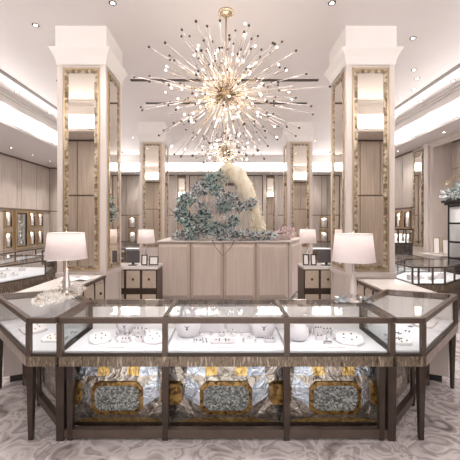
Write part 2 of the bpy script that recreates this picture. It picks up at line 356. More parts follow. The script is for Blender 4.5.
# ------------------------------------------------------------------ pillars
PW = .72
def pillar_parts(root, H, mz0, mz1):
    h = PW/2
    b = MB(); b.box(-h, h, -h, h, 0, H, 0)
    for sx in (-1, 1):                      # corner pilasters standing proud, leaving a channel for the mirror
        for sy in (-1, 1):
            b.box(sx*(h-.03)-.042, sx*(h-.03)+.042, sy*(h-.03)-.042, sy*(h-.03)+.042, 0, H-.001, 0)
            for a in (0, 1):
                off = sx*(h-.078)
                if a == 0: b.box(off-.004, off+.004, sy*h-.003, sy*h+.003, .2, H-.05, 1)
                else: b.box(sx*h-.003, sx*h+.003, sy*(h-.078)-.004, sy*(h-.078)+.004, .2, H-.05, 1)
    b.box(-h-.03, h+.03, -h-.03, h+.03, 0, .18, 0)
    b.box(-h-.004, h+.004, -h-.004, h+.004, H-.07, H-.055, 1)
    b.box(-h-.03, h+.03, -h-.03, h+.03, mz0-.12, mz0-.05, 0)
    b.build('shaft', ['stone','stone_line'], root)
    # crown: flare then square block up to the ceiling
    c = MB(); n = 5; prof = [(h+.02, H-.02), (h+.025, H+.03), (h+.045, H+.10), (h+.075, H+.16), (h+.095, H+.20), (h+.10, H+.22), (h+.03, H+.235), (h+.03, ZC)]
    for (r0, z0), (r1, z1) in zip(prof[:-1], prof[1:]):
        q0 = [(-r0,-r0,z0),(r0,-r0,z0),(r0,r0,z0),(-r0,r0,z0)]; q1 = [(-r1,-r1,z1),(r1,-r1,z1),(r1,r1,z1),(-r1,r1,z1)]
        for k in range(4): c.face([q0[k], q0[(k+1)%4], q1[(k+1)%4], q1[k]])
    c.face([(-h,-h,H-.02),(h,-h,H-.02),(h,h,H-.02),(-h,h,H-.02)])
    c.build('crown', 'soffit', root)
    for k in range(4):
        R = Matrix.Rotation(k*PI/2, 4, 'Z')
        f = MB(); w2 = .255; t = .054; y = -h
        for (x0,x1,z0,z1) in ((-w2,-w2+t,mz0,mz1),(w2-t,w2,mz0,mz1),(-w2+t,w2-t,mz0,mz0+t),(-w2+t,w2-t,mz1-t,mz1)):
            f.box(x0,x1,y-.018,y+.01,z0,z1,0)
        for (x0,x1,z0,z1) in ((-w2-.012,-w2,mz0-.012,mz1+.012),(w2,w2+.012,mz0-.012,mz1+.012),(-w2,w2,mz0-.012,mz0),(-w2,w2,mz1,mz1+.012)):
            f.box(x0,x1,y-.024,y+.01,z0,z1,1)
        f.v = [tuple(R @ Vector(p)) for p in f.v]; f.build('mosaic_frame', ['mosaic','gold'], root)
        g = MB(); g.box(-w2+t, w2-t, y-.008, y+.004, mz0+t, mz1-t); g.v = [tuple(R @ Vector(p)) for p in g.v]
        g.build('mirror_panel', 'mirror', root)
pil = thing('pillar', 'square stone pillar with gold-framed mirrors behind the left front table lamp', 'pillar', (-2.22, 5.36, 0), 0, 'mirrored pillars')
pillar_parts(pil, 4.18, 1.02, 4.09)
dup(pil, (2.22, 5.36, 0), 0, 'square stone pillar with gold-framed mirrors behind the right front table lamp')
dup(pil, (-2.22, 10.11, 0), 0, 'farther square mirrored pillar seen left of the central desk and tree arrangement')
dup(pil, (2.22, 10.11, 0), 0, 'farther square mirrored pillar seen right of the central desk and tree arrangement')

# ------------------------------------------------------------------ wall display niches and mirrors
def frame_mb(w_, h_, t, y0, y1):
    b = MB()
    b.box(-w_/2, -w_/2+t, y0, y1, 0, h_); b.box(w_/2-t, w_/2, y0, y1, 0, h_)
    b.box(-w_/2+t, w_/2-t, y0, y1, 0, t); b.box(-w_/2+t, w_/2-t, y0, y1, h_-t, h_); return b
def niche(loc, rz, w_, h_, label, group, figure=True):
    # local -Y faces the room
    t = thing('wall_display_case', label, 'display case', loc, rz, group)
    frame_mb(w_, h_, .05, -.07, 0).build('frame', 'gold', t)
    frame_mb(w_-.10, h_-.10, .02, -.065, -.035).build('inner_frame', 'bronze', t, loc=(0,0,.05))
    MB().box(-w_/2+.07, w_/2-.07, -.012, -.004, .07, h_-.07).build('back_panel', 'offwhite', t)
    if figure:
        s = min(w_, h_*.6)
        f = MB(); f.lathe([(.0,0),(.16*s,0),(.10*s,.05*s),(.05*s,.12*s),(.17*s,.35*s),(.20*s,.55*s),(.07*s,.68*s),(.06*s,.85*s),(0,.87*s)], (0,-.042,.075+.04*h_), n=12, sy=.12/ max(s,.2)*.9)
        f.build('necklace_bust', 'white', t, True)
    MB().box(-w_/2+.07, w_/2-.07, -.05, -.042, .07, h_-.07).build('glass', 'glass', t)
    light('niche_light', 'POINT', (0, -.03, h_-.12), 1.4, t, (1,.93,.9), .02)
def bigniche(loc, rz, w_, h_, label, group):
    t = thing('wall_display_case', label, 'display case', loc, rz, group)
    frame_mb(w_, h_, .07, -.09, 0).build('frame', 'gold', t)
    frame_mb(w_-.14, h_-.14, .03, -.085, -.05).build('inner_frame', 'bronze', t, loc=(0,0,.07))
    MB().box(-w_/2+.1, w_/2-.1, -.012, -.004, .1, h_-.1).build('back_panel', 'offwhite', t)
    f = MB()
    for k in range(26):
        z = .16+ (h_-.34)*k/25; r = .05+.035*math.sin(k*1.3)
        f.ball((.05*math.sin(k*.9), -.045, z), r, 7, 5, sq=(1.3,.4,1))
    f.build('hanging_garland', 'silver', t, True)
    MB().box(-w_/2+.1, w_/2-.1, -.075, -.067, .1, h_-.1).build('glass', 'glass', t)
    light('niche_light', 'POINT', (0, -.04, h_-.15), 4.0, t, (1,.95,.92), .03)
GN = 'small wall cases on the left wood wall'
WL = XL+.03; rL = PI/2; 
def along_left(y): return (WL, y, 0)
for y, tier in ((10.95,0),(10.95,1),(12.3,0),(12.3,1),(12.83,0),(12.83,1)):
    where = {10.95:'left of the tall one', 12.3:'right of the tall one', 12.83:'farthest right, near the corner'}[y]
    niche((WL, y, .84+.70*tier), rL, .40, .60, ('upper' if tier else 'lower')+' small framed wall case on the left wall, '+where, GN)
bigniche((WL, 11.62, .80), rL, .72, 1.34, 'tall gold-framed wall case with hanging silver garland on the left wall', 'tall wall cases')
for y, tier in ((9.6,0),(9.6,1),(10.25,0),(10.25,1)):
    niche((WL, y, .84+.70*tier), rL, .40, .60, ('upper' if tier else 'lower')+' small framed wall case on the left wall at the picture edge, '+('nearest' if y<10 else 'second nearest'), GN)
GB = 'framed cases on the back wall'
k = 0
names = {-4.5:'leftmost', -3.62:'second from left', 3.4:'second from the right', 4.72:'rightmost'}
for x in (-4.5,-3.62,4.72,3.4):
    for tier in (0,1):
        niche((x, YB-.03, .72+.70*tier), 0, .44, .60, ('upper' if tier else 'lower')+' framed wall case with white bust on the back wall, '+names[x], GB)
GR_ = 'framed cases on the right wall'
for y, nm in ((11.9,'farther column'),(11.1,'middle column'),(10.55,'nearest column')):
    for tier in (0,1):
        niche((XR-.03, y, .82+.70*tier), -PI/2, .40, .60, ('upper' if tier else 'lower')+' framed wall case on the right wood wall, '+nm, GR_)
# tall cases on the entrance wall, seen in the pillar mirrors
for x, nm in ((-2.6,'left'),(2.6,'right')):
    bigniche((x, YF+.03, .9), PI, .7, 1.4, 'tall framed case on the entrance wall, mirrored in the '+nm+' front pillar', 'tall wall cases')
# mirror strips on back wall and right wall
def mirror_strip(loc, rz, w_, z0, z1, label):
    t = thing('wall_mirror', label, 'mirror', loc, rz)
    b = MB(); tt = .06
    b.box(-w_/2,-w_/2+tt,-.05,0,z0,z1,0); b.box(w_/2-tt,w_/2,-.05,0,z0,z1,0); b.box(-w_/2+tt,w_/2-tt,-.05,0,z0,z0+tt,0); b.box(-w_/2+tt,w_/2-tt,-.05,0,z1-tt,z1,0)
    b.build('mosaic_frame', 'mosaic', t)
    MB().box(-w_/2+tt, w_/2-tt, -.03, -.005, z0+tt, z1-tt).build('mirror_panel', 'mirror', t)
mirror_strip((-2.135, YB-.01, 0), 0, .42, .6, 3.9, 'narrow tall mirror with mosaic frame on the back wall left of the tree arrangement')
mirror_strip((2.135, YB-.01, 0), 0, .42, .6, 3.9, 'narrow tall mirror with mosaic frame on the back wall right of the tree arrangement')
mirror_strip((XR-.035, 9.96, 0), -PI/2, .5, 1.0, 3.9, 'narrow tall mirror with mosaic frame on the right wall beside the stone jamb')

# ------------------------------------------------------------------ glass display counters
def glass_case(root, poly, z0, z1, posts=None, rail=.042, floor_mat='pad', apron=.078, open_edges=(), pw=.034, strip=True, lights=0):
    n = len(poly)
    fr = MB(); tp = MB()
    for i in range(n):
        a = poly[i]; c = poly[(i+1)%n]
        tp.bar((*a, z1-rail/2), (*c, z1-rail/2), .036, rail)
        fr.bar((*a, z0+.01), (*c, z0+.01), .03, .02)
    tp.build('top_rail', 'bronze_top', root)
    fr.build('bottom_rail', 'bronze', root)
    for (x, y) in (posts or poly):
        p = MB(); p.box(x-pw/2, x+pw/2, y-pw/2, y+pw/2, z0, z1-rail); p.build('post', 'bronze_top', root)
    MB().prism(poly, z1-.004, z1+.006).build('glass_top', 'glasstop', root)
    for i in range(n):
        if i in open_edges: continue
        a = Vector(poly[i]); c = Vector(poly[(i+1)%n]); g = MB()
        g.bar((a.x, a.y, (z0+z1-rail)/2+.01), (c.x, c.y, (z0+z1-rail)/2+.01), .006, z1-rail-z0-.02); g.build('glass_pane', 'glass', root)
    cx = sum(p[0] for p in poly)/n; cy = sum(p[1] for p in poly)/n
    ins = [(cx+(x-cx)*.975, cy+(y-cy)*.975) for x, y in poly]
    MB().prism(ins, z0+.005, z0+.035).build('display_floor', floor_mat, root)
    if apron:
        b = MB()
        for i in range(n):
            a = poly[i]; c = poly[(i+1)%n]; b.bar((*a, z0-apron/2), (*c, z0-apron/2), .05, apron)
        b.build('apron', 'apron', root)
        MB().prism([(cx+(x-cx)*.99, cy+(y-cy)*.99) for x, y in poly], z0-.02, z0).build('case_bottom', 'bronze', root)
def leg(root, x, y, h, w0=.06, w1=.04):
    b = MB(); q0 = w1/2; q1 = w0/2
    P = [(x-q0,y-q0,0),(x+q0,y-q0,0),(x+q0,y+q0,0),(x-q0,y+q0,0),(x-q1,y-q1,h),(x+q1,y-q1,h),(x+q1,y+q1,h),(x-q1,y+q1,h)]
    b.raw(P, [(0,3,2,1),(4,5,6,7),(0,1,5,4),(1,2,6,5),(2,3,7,6),(3,0,4,7)]); b.build('leg', 'bronze', root, bevel=.003)

Z0, Z1 = .682, .985
YFc, YBc = 2.6, 3.2
fc = thing('display_counter', 'long front glass jewellery counter in three bays on faceted mirror base', 'display counter', (0,0,0))
glass_case(fc, [(-1.325,YFc),(1.325,YFc),(1.325,YBc),(-1.325,YBc)], Z0, Z1,
           posts=[(-1.325,YFc),(-.487,YFc),(.487,YFc),(1.325,YFc),(-1.325,YBc),(1.325,YBc)], pw=.042)
for x in (-.487, .487):
    MB().bar((x,YFc+.018,Z1-.012),(x,YBc-.018,Z1-.012),.040,.040).build('cross_rail', 'bronze_top', fc)
    MB().bar((x,YFc+.03,Z0+.042),(x,YBc-.03,Z0+.042),.012,.014).build('floor_divider', 'steel', fc)
# LED strip under the front top rail with the light it gives
for xa, xb in ((-1.29,-.52),(-.455,.455),(.52,1.29)):
    MB().box(xa, xb, YFc+.022, YFc+.034, Z1-.046, Z1-.036).build('led_strip', 'led', fc)
    light('case_light', 'AREA', ((xa+xb)/2, YFc+.06, Z1-.05), CASE_L, fc, (1,.97,.98), xb-xa, (.75,0,0), sy=.03)
# riser at the back and the front lip with maker plate
MB().box(-1.29, 1.29, YBc-.05, YBc-.03, Z0+.035, Z1-.06).build('back_screen', 'offwhite', fc)
for xc in (-.906, 0, .906):
    MB().box(xc-.07, xc+.07, YFc+.06, YFc+.066, Z0+.035, Z0+.047).build('name_plate', 'offwhite', fc)
for x, ww in ((-1.325,.07),(-1.25,.05),(-.487,.055),(.487,.055),(1.325,.07),(1.25,.05)): leg(fc, x, YFc+.02, Z0-.078, ww, ww*.85)
for x in (-1.325, 1.325): leg(fc, x, YBc-.03, Z0-.078)
MB().box(-1.33, 1.33, YFc+.0, YFc+.05, .02, .085).build('bottom_stretcher', 'bronze_top', fc)
MB().box(-1.30, 1.30, 3.10, 3.13, .04, .60).build('back_board', 'wood', fc)
MB().box(-1.30, 1.30, YFc+.15, 3.1, .03, .06).build('base_shelf', 'bronze', fc)
# faceted mirror relief of the base, one panel per bay
def facet_panel(root, cx, yb, cz=.30, hw=.45, zb=.06, zt=.60, rot=None, origin=None):
    fp = bpy.data.objects.new('facet_panel', None)
    P = {k_: (a_, b_, c_*.6) for k_, (a_, b_, c_) in {'a':(.155,.125+cz,.10),'b':(.205,.08+cz,.10),'c':(.205,cz-.08,.10),'d':(.155,cz-.125,.10),
         'p1':(.355,.37,.05),'p2':(.355,.30,.05),'p3':(.40,.425,.05),'p4':(.40,.245,.05),'m1':(hw,.425,.05),'m2':(hw,.245,.05),
         'q0':(.09,zt,0),'q1':(.19,zt,0),'q2':(.32,zt,0),'q3':(hw,zt,0),
         'r0':(.07,.475,.05),'r1':(.17,.465,.055),'r2':(.33,.47,.03),'t1':(.24,.115,.05),'s1':(.2,zb,0),'s2':(hw,zb,0)}.items()}
    F = [('q0','q1','r1','r0',1),('q1','q2','r2','r1',3),('q2','q3','r2',2),('r0','r1','a',0),('r1','r2','b','a',0),('r2','p1','b',3),
         ('r2','p3','p1',0),('r2','q3','p3',0),('q3','m1','p3',2),('b','p1','p2','c',3),('c','p2','t1',0),('c','t1','d',0),('t1','p2','p4',0),
         ('t1','p4','s2',0),('p4','m2','s2',2),('t1','s2','s1',1)]
    b = MB()
    for f in F:
        for s in (-1, 1):
            b.face([(cx+s*P[k][0], yb-P[k][2], P[k][1]) for k in f[:-1]], f[-1])
    for ks, mi in ((('q0','r0'),0),(('r0','a'),0),(('d','t1'),0),(('t1','s1'),1)):
        A, B = P[ks[0]], P[ks[1]]
        b.face([(cx+A[0],yb-A[2],A[1]),(cx-A[0],yb-A[2],A[1]),(cx-B[0],yb-B[2],B[1]),(cx+B[0],yb-B[2],B[1])], mi)
    b.box(cx-hw, cx+hw, yb+.002, yb+.012, zb, zt, 2)
    o = b.build('facet_panel', ['f_silver','f_goldreflect','f_dark','f_blue'], root)
    # framed octagonal plaque in the middle
    def octo(hx, hz, ch): return [(-hx+ch,-hz),(hx-ch,-hz),(hx,-hz+ch),(hx,hz-ch),(hx-ch,hz),(-hx+ch,hz),(-hx,hz-ch),(-hx,-hz+ch)]
    def ring(hx, hz, ch, t, y0, y1, c0, mat):
        A = octo(hx, hz, ch); B = octo(hx-t, hz-t, ch-t*.4); r = MB()
        for k in range(8):
            a0, a1, b0, b1 = A[k], A[(k+1)%8], B[k], B[(k+1)%8]
            r.face([(c0+a0[0],y0,cz+a0[1]),(c0+a1[0],y0,cz+a1[1]),(c0+b1[0],y0-.008,cz+b1[1]),(c0+b0[0],y0-.008,cz+b0[1])])
            r.face([(c0+a0[0],y0,cz+a0[1]),(c0+a1[0],y0,cz+a1[1]),(c0+a1[0],y1,cz+a1[1]),(c0+a0[0],y1,cz+a0[1])])
            r.face([(c0+b0[0],y0-.008,cz+b0[1]),(c0+b1[0],y0-.008,cz+b1[1]),(c0+b1[0],y1,cz+b1[1]),(c0+b0[0],y1,cz+b0[1])])
        return r.build('plaque_frame', mat, o)
    ring(.215,.135,.055,.03, yb-.070, yb-.05, cx, 'amber')
    A = octo(.187,.107,.045); r = MB(); r.face([(cx+p[0], yb-.066, cz+p[1]) for p in A]); 
    r.face([(cx+p[0]*1.02, yb-.062, cz+p[1]*1.02) for p in A]); r.build('mosaic_plaque', 'plaque', o)
for cx in (-.9, 0, .9): facet_panel(fc, cx, 2.745)
for x in (-.45, .45, -1.24, 1.24):          # amber plaques behind the legs
    wx = .095 if abs(x) < 1 else .055
    b = MB(); o8 = [(-wx+.03,-.09),(wx-.03,-.09),(wx,-.06),(wx,.06),(wx-.03,.09),(-wx+.03,.09),(-wx,.06),(-wx,-.06)]
    n = 8; V = [(x+p, 2.73, .335+q) for p, q in o8] + [(x+p*.92, 2.665, .335+q*.92) for p, q in o8]
    b.raw(V, [tuple(range(8)), tuple(range(8,16))]+[(k,(k+1)%8,8+(k+1)%8,8+k) for k in range(8)])
    b.build('amber_plaque', 'amber', fc)

# angled corner counters
def corner(sx, label):
    t = thing('display_counter', label, 'display counter', (0,0,0), 0, 'angled corner counters')
    poly = [(sx*1.355,YFc),(sx*1.575,YFc),(sx*2.42,3.43),(sx*1.82,3.69),(sx*1.355,YBc)]
    glass_case(t, poly, Z0, Z1, posts=[poly[1], poly[2], poly[3]], pw=.036)
    light('case_light', 'AREA', (sx*1.75, 3.02, Z1-.05), CASE_L*1.2, t, (1,.97,.98), .7, (0,0,sx*PI/4), sy=.3)
    leg(t, sx*1.57, YFc+.02, Z0-.078, .055, .035); leg(t, sx*2.38, 3.42, Z0-.078, .05, .028); leg(t, sx*1.84, 3.66, Z0-.078)
    for (pa, pb) in ((poly[3], poly[4]), (poly[2], poly[3])):  # end screen is added, its pale colour standing in for reflections in the glass
        ca = (sx*1.75, 3.1); q = [(ca[0]+(p[0]-ca[0])*.93, ca[1]+(p[1]-ca[1])*.93) for p in (pa, pb)]
        MB().bar((*q[0], (Z0+Z1)/2-.01), (*q[1], (Z0+Z1)/2-.01), .012, Z1-Z0-.10).build('back_screen', 'offwhite', t)
    # inset diagonal mirror wall with stretcher
    a = Vector((sx*1.36, 2.70)); c = Vector((sx*2.16, 3.50))
    MB().bar((a.x,a.y,.07),(c.x,c.y,.07),.05,.07).build('bottom_stretcher', 'bronze_top', t)
    leg(t, c.x, c.y, Z0-.078, .045, .04); leg(t, (a.x+c.x)/2+sx*.02, (a.y+c.y)/2, Z0-.078, .03, .03)
    nrm = Vector((sx*.7071, -.7071)); d = (c-a).normalized(); L = (c-a).length; b = MB()
    def Q(u, v, k): p = a + d*u*L - nrm*(.06-k); return (p.x, p.y, v)
    cx_, cz_ = .5, .36
    ringp = [(0,.11),(.33,.11),(.66,.11),(1,.11),(1,.36),(1,.6),(.66,.6),(.33,.6),(0,.6),(0,.36)]
    inner = [(.3,.28),(.4,.22),(.6,.22),(.7,.28),(.7,.36),(.7,.44),(.6,.5),(.4,.5),(.3,.44),(.3,.36)]
    for k in range(10):
        k2 = (k+1) % 10
        b.face([Q(*ringp[k],0), Q(*ringp[k2],0), Q(*inner[k2],.05), Q(*inner[k],.05)], (0,0,3,0,0,1,0,0,2,0)[k])
    b.face([Q(u,v,.05) for u, v in inner], 0)
    b.build('facet_panel', ['f_silver','f_goldreflect','f_dark','f_silver'], t)
    return t
corner(-1, 'angled glass corner counter at the left end of the front counter')
corner(1, 'angled glass corner counter at the right end of the front counter')

# side counters with drawers facing the staff aisle
def drawer_unit(root, x0, x1, z0, z1, y, knob=True, axis='y', sgn=-1):
    """door on a face; axis 'y': face at Y=y looking sgn; axis 'x': face at X=y looking sgn, x0..x1 are Y"""
    b = MB(); g = .012
    def bx(a0,a1,d0,d1,c0,c1):
        d0, d1 = sorted((y+sgn*d0, y+sgn*d1))
        return (a0,a1,d0,d1,c0,c1) if axis == 'y' else (d0,d1,a0,a1,c0,c1)
    b.box(*bx(x0+g,x1-g,0,.014,z0+g,z1-g)); o = b.build('drawer', 'drawer', root, bevel=.003)
    if knob:
        cxx, cz = (x0+x1)/2, (z0+z1)/2
        c = (cxx, y+sgn*.026, cz) if axis == 'y' else (y+sgn*.026, cxx, cz)
        MB().ball(c, .022, 10, 6).build('knob', 'bronze', o, True)
def side_counter(sx, yend, label, ndr):
    t = thing('side_counter', label, 'counter', (0,0,0), 0, 'side counters with drawers')
    poly = [(sx*2.42,3.46),(sx*2.42,yend),(sx*1.82,yend),(sx*1.82,3.73)]
    b = MB(); b.prism([(sx*2.40,3.50),(sx*2.40,yend-.02),(sx*1.84,yend-.02),(sx*1.84,3.76)], .08, .90); b.build('body', 'stone', t)
    MB().prism(poly, .90, .94).build('top_frame', 'bronze_top', t)
    ins = [(sx*2.39,3.52),(sx*2.39,yend-.03),(sx*1.85,yend-.03),(sx*1.85,3.78)]
    MB().prism(ins, .94, .95).build('counter_top', 'marble_top', t)
    ys = [3.80+(yend-.04-3.80)*k/ndr for k in range(ndr+1)]
    for k in range(ndr+1):
        MB().bar((sx*1.838, ys[k], .08), (sx*1.838, ys[k], .90), .03, .022).build('divider', 'bronze', t)
    MB().bar((sx*1.838, ys[0], .54), (sx*1.838, ys[-1], .54), .03, .022).build('divider', 'bronze', t)
    for k in range(ndr):
        drawer_unit(t, ys[k]+.012, ys[k+1]-.012, .55, .88, sx*1.84, True, 'x', -sx)
        drawer_unit(t, ys[k]+.012, ys[k+1]-.012, .12, .53, sx*1.84, True, 'x', -sx)
    MB().prism([(sx*2.36,3.55),(sx*2.36,yend-.05),(sx*1.90,yend-.05),(sx*1.90,3.8)], 0, .08).build('plinth', 'black', t)
    return t
side_counter(-1, 4.93, 'left side counter with pale top and drawers in front of the left pillar', 3)
side_counter(1, 4.58, 'right side counter with pale top and drawers in front of the right pillar', 3)

# low drawer cabinets beside the central desk
def low_cabinet(x0, x1, label):
    t = thing('drawer_cabinet', label, 'cabinet', ((x0+x1)/2, 5.85, 0), 0, 'low drawer cabinets beside the desk')
    h = (x1-x0)/2; MB().box(-h, h, 0, .5, .06, .90).build('body', 'bronze', t)
    MB().box(-h-.01, h+.01, -.03, .5, .90, .95).build('counter_top', 'marble_top', t, bevel=.004)
    MB().box(-h+.04, h-.04, .03, .47, 0, .06).build('plinth', 'black', t)
    n = 3; dw = 2*h/n
    for k in range(n):
        drawer_unit(t, -h+k*dw+.01, -h+(k+1)*dw-.01, .55, .89, 0)
        drawer_unit(t, -h+k*dw+.01, -h+(k+1)*dw-.01, .08, .46, 0)
    return t
low_cabinet(-2.10, -1.24, 'low drawer cabinet left of the central desk, behind the left pillar')
low_cabinet(1.40, 2.26, 'low drawer cabinet right of the central desk, behind the right pillar')

# ------------------------------------------------------------------ central reception desk
dk = thing('reception_desk', 'pale wood panelled reception desk in the middle carrying the tree arrangement', 'desk', (-.06, 7.0, 0))
DZ = 1.34
body = [(-1.42,.06),(1.42,.06),(1.96,1.30),(1.96,1.6),(-1.42,1.6)]
MB().prism(body, .05, DZ-.03).build('body', 'stone_line', dk)
MB().prism([(-1.44,.0),(1.45,.0),(2.02,1.30),(2.02,1.62),(-1.44,1.62)], DZ-.03, DZ).build('desk_top', 'stone', dk, bevel=.004)
MB().prism([(-1.38,.1),(1.38,.1),(1.92,1.32),(1.92,1.58),(-1.38,1.58)], 0, .05).build('plinth', 'black', dk)
def raised_panel(b, A, B, z0, z1, nrm, dep=.07, bev=.085):
    A = Vector((*A, 0)); B = Vector((*B, 0)); d = (B-A).normalized(); N = Vector((*nrm, 0)).normalized()
    o = [A+Vector((0,0,z0)), B+Vector((0,0,z0)), B+Vector((0,0,z1)), A+Vector((0,0,z1))]
    i = [A+d*bev*.7+N*dep+Vector((0,0,z0+bev*1.2)), B-d*bev*.7+N*dep+Vector((0,0,z0+bev*1.2)), B-d*bev*.7+N*dep+Vector((0,0,z1-bev*1.1)), A+d*bev*.7+N*dep+Vector((0,0,z1-bev*1.1))]
    b.face(i)
    for k in range(4): b.face([o[k], o[(k+1)%4], i[(k+1)%4], i[k]])
for k in range(4):
    b = MB(); w4 = 2.84/4; raised_panel(b, (-1.42+k*w4+.014, .06), (-1.42+(k+1)*w4-.014, .06), .07, DZ-.035, (0,-1)); b.build('front_panel', 'wood_light', dk)
b = MB(); raised_panel(b, (1.44,.10), (1.95,1.27), .07, DZ-.035, (1.24,-.54), .05); b.build('side_panel', 'wood_light', dk)

# ------------------------------------------------------------------ tree arrangement on the desk
tr = thing('floral_arrangement', 'teal and frosted tree-like floral arrangement with cream arched trunk on the desk', 'floral arrangement', (0, 7.45, DZ))
def wp(px, py, y=0):      # metres on the arrangement's own plane
    k = 7.45/325; return Vector(((px-226)*k, y, 1.75-(py-222)*k-DZ))
def curve_tube(b, pts, rads, n=12, wob=0):
    pts = [Vector(p) for p in pts]; P = []; R = []
    m = len(pts)
    for i in range(m-1):          # Catmull-Rom
        p0 = pts[max(i-1,0)]; p1 = pts[i]; p2 = pts[i+1]; p3 = pts[min(i+2,m-1)]
        for s in range(6):
            t = s/6; t2 = t*t; t3 = t2*t
            P.append(.5*((2*p1)+(-p0+p2)*t+(2*p0-5*p1+4*p2-p3)*t2+(-p0+3*p1-3*p2+p3)*t3)); R.append(rads[i]*(1-t)+rads[i+1]*t)
    P.append(pts[-1]); R.append(rads[-1]); V = []; F = []
    for i, p in enumerate(P):
        d = (P[min(i+1,len(P)-1)]-P[max(i-1,0)]).normalized(); u = d.cross(Vector((0,1,0)))
        if u.length < .05: u = d.cross(Vector((1,0,0)))
        u.normalize(); v = d.cross(u)
        for k in range(n):
            a = 2*PI*k/n; r = R[i]*(1+wob*noise.noise(Vector((i*.45, math.cos(a)*1.5, math.sin(a)*1.5))))
            V.append(p + (u*math.cos(a)+v*math.sin(a))*r)
    for i in range(len(P)-1):
        for k in range(n): F.append((i*n+k, i*n+(k+1)%n, (i+1)*n+(k+1)%n, (i+1)*n+k))
    F += [tuple(range(n-1,-1,-1)), tuple(range((len(P)-1)*n, len(P)*n))]
    b.raw(V, F)
b = MB()
curve_tube(b, [wp(222,186,.06),wp(221,177,.05),wp(227,171,.03),wp(236,174,.0),wp(245,187,-.02),wp(251,203,.0),wp(257,222,.05),wp(262,241,.1)],
           [.08,.13,.17,.19,.18,.15,.14,.16], 14, .35)
curve_tube(b, [wp(228,172,.02),wp(226,165,.02),wp(229,160,.02)], [.09,.05,.015], 8, .2)
b.build('arched_trunk', 'cream', tr, True)
TRUNK_PTS = [(222,184),(221,176),(228,170),(237,174),(246,187),(252,203),(257,220),(261,236)]
def leaf(b, p, d, L, W):
    d = d.normalized(); s = d.cross(Vector((random.uniform(-1,1),random.uniform(-1,1),random.uniform(-1,1)))); s.normalize(); u = s.cross(d)
    m = p + d*L*.5 + u*L*.12
    b.raw([p, m-s*W/2, p+d*L, m+s*W/2], [(0,1,2),(0,2,3)])
def clump(c, rad, n, mat, L=.07, W=.035, name='foliage_clump'):
    b = MB()
    for _ in range(n):
        v = Vector((random.gauss(0,1),random.gauss(0,1),random.gauss(0,1))).normalized()
        r = random.uniform(.55,1.05)*(1+.35*noise.noise(v*2.3+Vector(c)*3))
        p = Vector((v.x*rad[0]*r, v.y*rad[1]*r, v.z*rad[2]*r)) + Vector(c)
        if p.z < .015: p.z = random.uniform(.015,.05)
        b.cur = (random.random() < .22 + (.25 if r < .75 else 0)) and 1 or (2 if random.random() < .28 else 0)  # dark leaves picked more often inside the clump, as painted shade
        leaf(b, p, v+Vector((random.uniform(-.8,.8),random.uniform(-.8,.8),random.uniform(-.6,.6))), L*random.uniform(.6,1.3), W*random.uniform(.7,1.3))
    b.build(name, [mat,'shadeleaf' if mat not in ('blossom','pink') else 'pink','frost'], tr)
random.seed(11)
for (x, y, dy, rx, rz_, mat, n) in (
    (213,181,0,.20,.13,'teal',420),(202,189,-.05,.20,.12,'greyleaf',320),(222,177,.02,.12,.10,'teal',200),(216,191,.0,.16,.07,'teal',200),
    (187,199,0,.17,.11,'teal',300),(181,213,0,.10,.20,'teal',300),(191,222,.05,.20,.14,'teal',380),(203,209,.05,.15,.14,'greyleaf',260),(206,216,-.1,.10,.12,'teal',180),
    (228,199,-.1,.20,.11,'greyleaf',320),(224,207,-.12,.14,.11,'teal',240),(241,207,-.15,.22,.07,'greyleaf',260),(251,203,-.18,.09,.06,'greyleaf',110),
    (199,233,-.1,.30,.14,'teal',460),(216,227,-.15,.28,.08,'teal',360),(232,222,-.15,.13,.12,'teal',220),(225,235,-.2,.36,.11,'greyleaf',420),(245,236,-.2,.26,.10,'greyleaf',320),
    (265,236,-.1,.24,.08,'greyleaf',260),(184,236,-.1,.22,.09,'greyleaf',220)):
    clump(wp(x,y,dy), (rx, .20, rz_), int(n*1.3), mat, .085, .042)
random.seed(12)
b = MB()
for (x, y), (x2, y2) in zip(TRUNK_PTS[:-1], TRUNK_PTS[1:]):
    for _ in range(110):
        u = random.random(); p = wp(x+(x2-x)*u, y+(y2-y)*u, 0); v = Vector((random.gauss(0,1),random.gauss(0,1),random.gauss(0,1))).normalized()
        leaf(b, p+v*.155, Vector(((x2-x),0,-(y2-y))).normalized()+v*.35, .09, .03)
o = b.build('bark_tufts', 'cream', tr); o['kind'] = 'stuff'
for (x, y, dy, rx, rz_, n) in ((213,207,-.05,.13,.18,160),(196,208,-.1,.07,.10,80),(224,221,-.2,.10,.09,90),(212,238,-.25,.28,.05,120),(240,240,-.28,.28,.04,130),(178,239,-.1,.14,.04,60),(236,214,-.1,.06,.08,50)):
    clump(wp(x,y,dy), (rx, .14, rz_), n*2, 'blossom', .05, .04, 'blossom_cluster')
clump(wp(286,233,0), (.20,.16,.13), 300, 'pink', .06, .05, 'blossom_cluster'); clump(wp(277,238,-.05), (.2,.14,.06), 150, 'pink', .06, .05, 'blossom_cluster')
def branch(pts, r0, r1, parent=tr, mat='twig', name='branch'):
    b = MB(); m = len(pts); curve_tube(b, pts, [r0+(r1-r0)*k/(m-1) for k in range(m)], 6, .2); b.build(name, mat, parent, True)
branch([wp(170,208,-.1),wp(176,214,-.1),wp(188,219,-.1),wp(198,226,0)], .006, .02)
branch([wp(213,239,-.45),wp(217,246,-.56),wp(223,253,-.57)], .009, .005); branch([wp(234,239,-.45),wp(230,246,-.56),wp(223,253,-.57)], .009, .005)
for _ in range(26):
    x = random.uniform(176,282); y = random.uniform(230,240)
    branch([wp(x,y,random.uniform(-.25,.1)), wp(x+random.uniform(-14,14), y-random.uniform(-3,6), random.uniform(-.3,.1)), wp(x+random.uniform(-26,26), max(226,y-random.uniform(-3,10)), random.uniform(-.3,.1))], .010, .003)
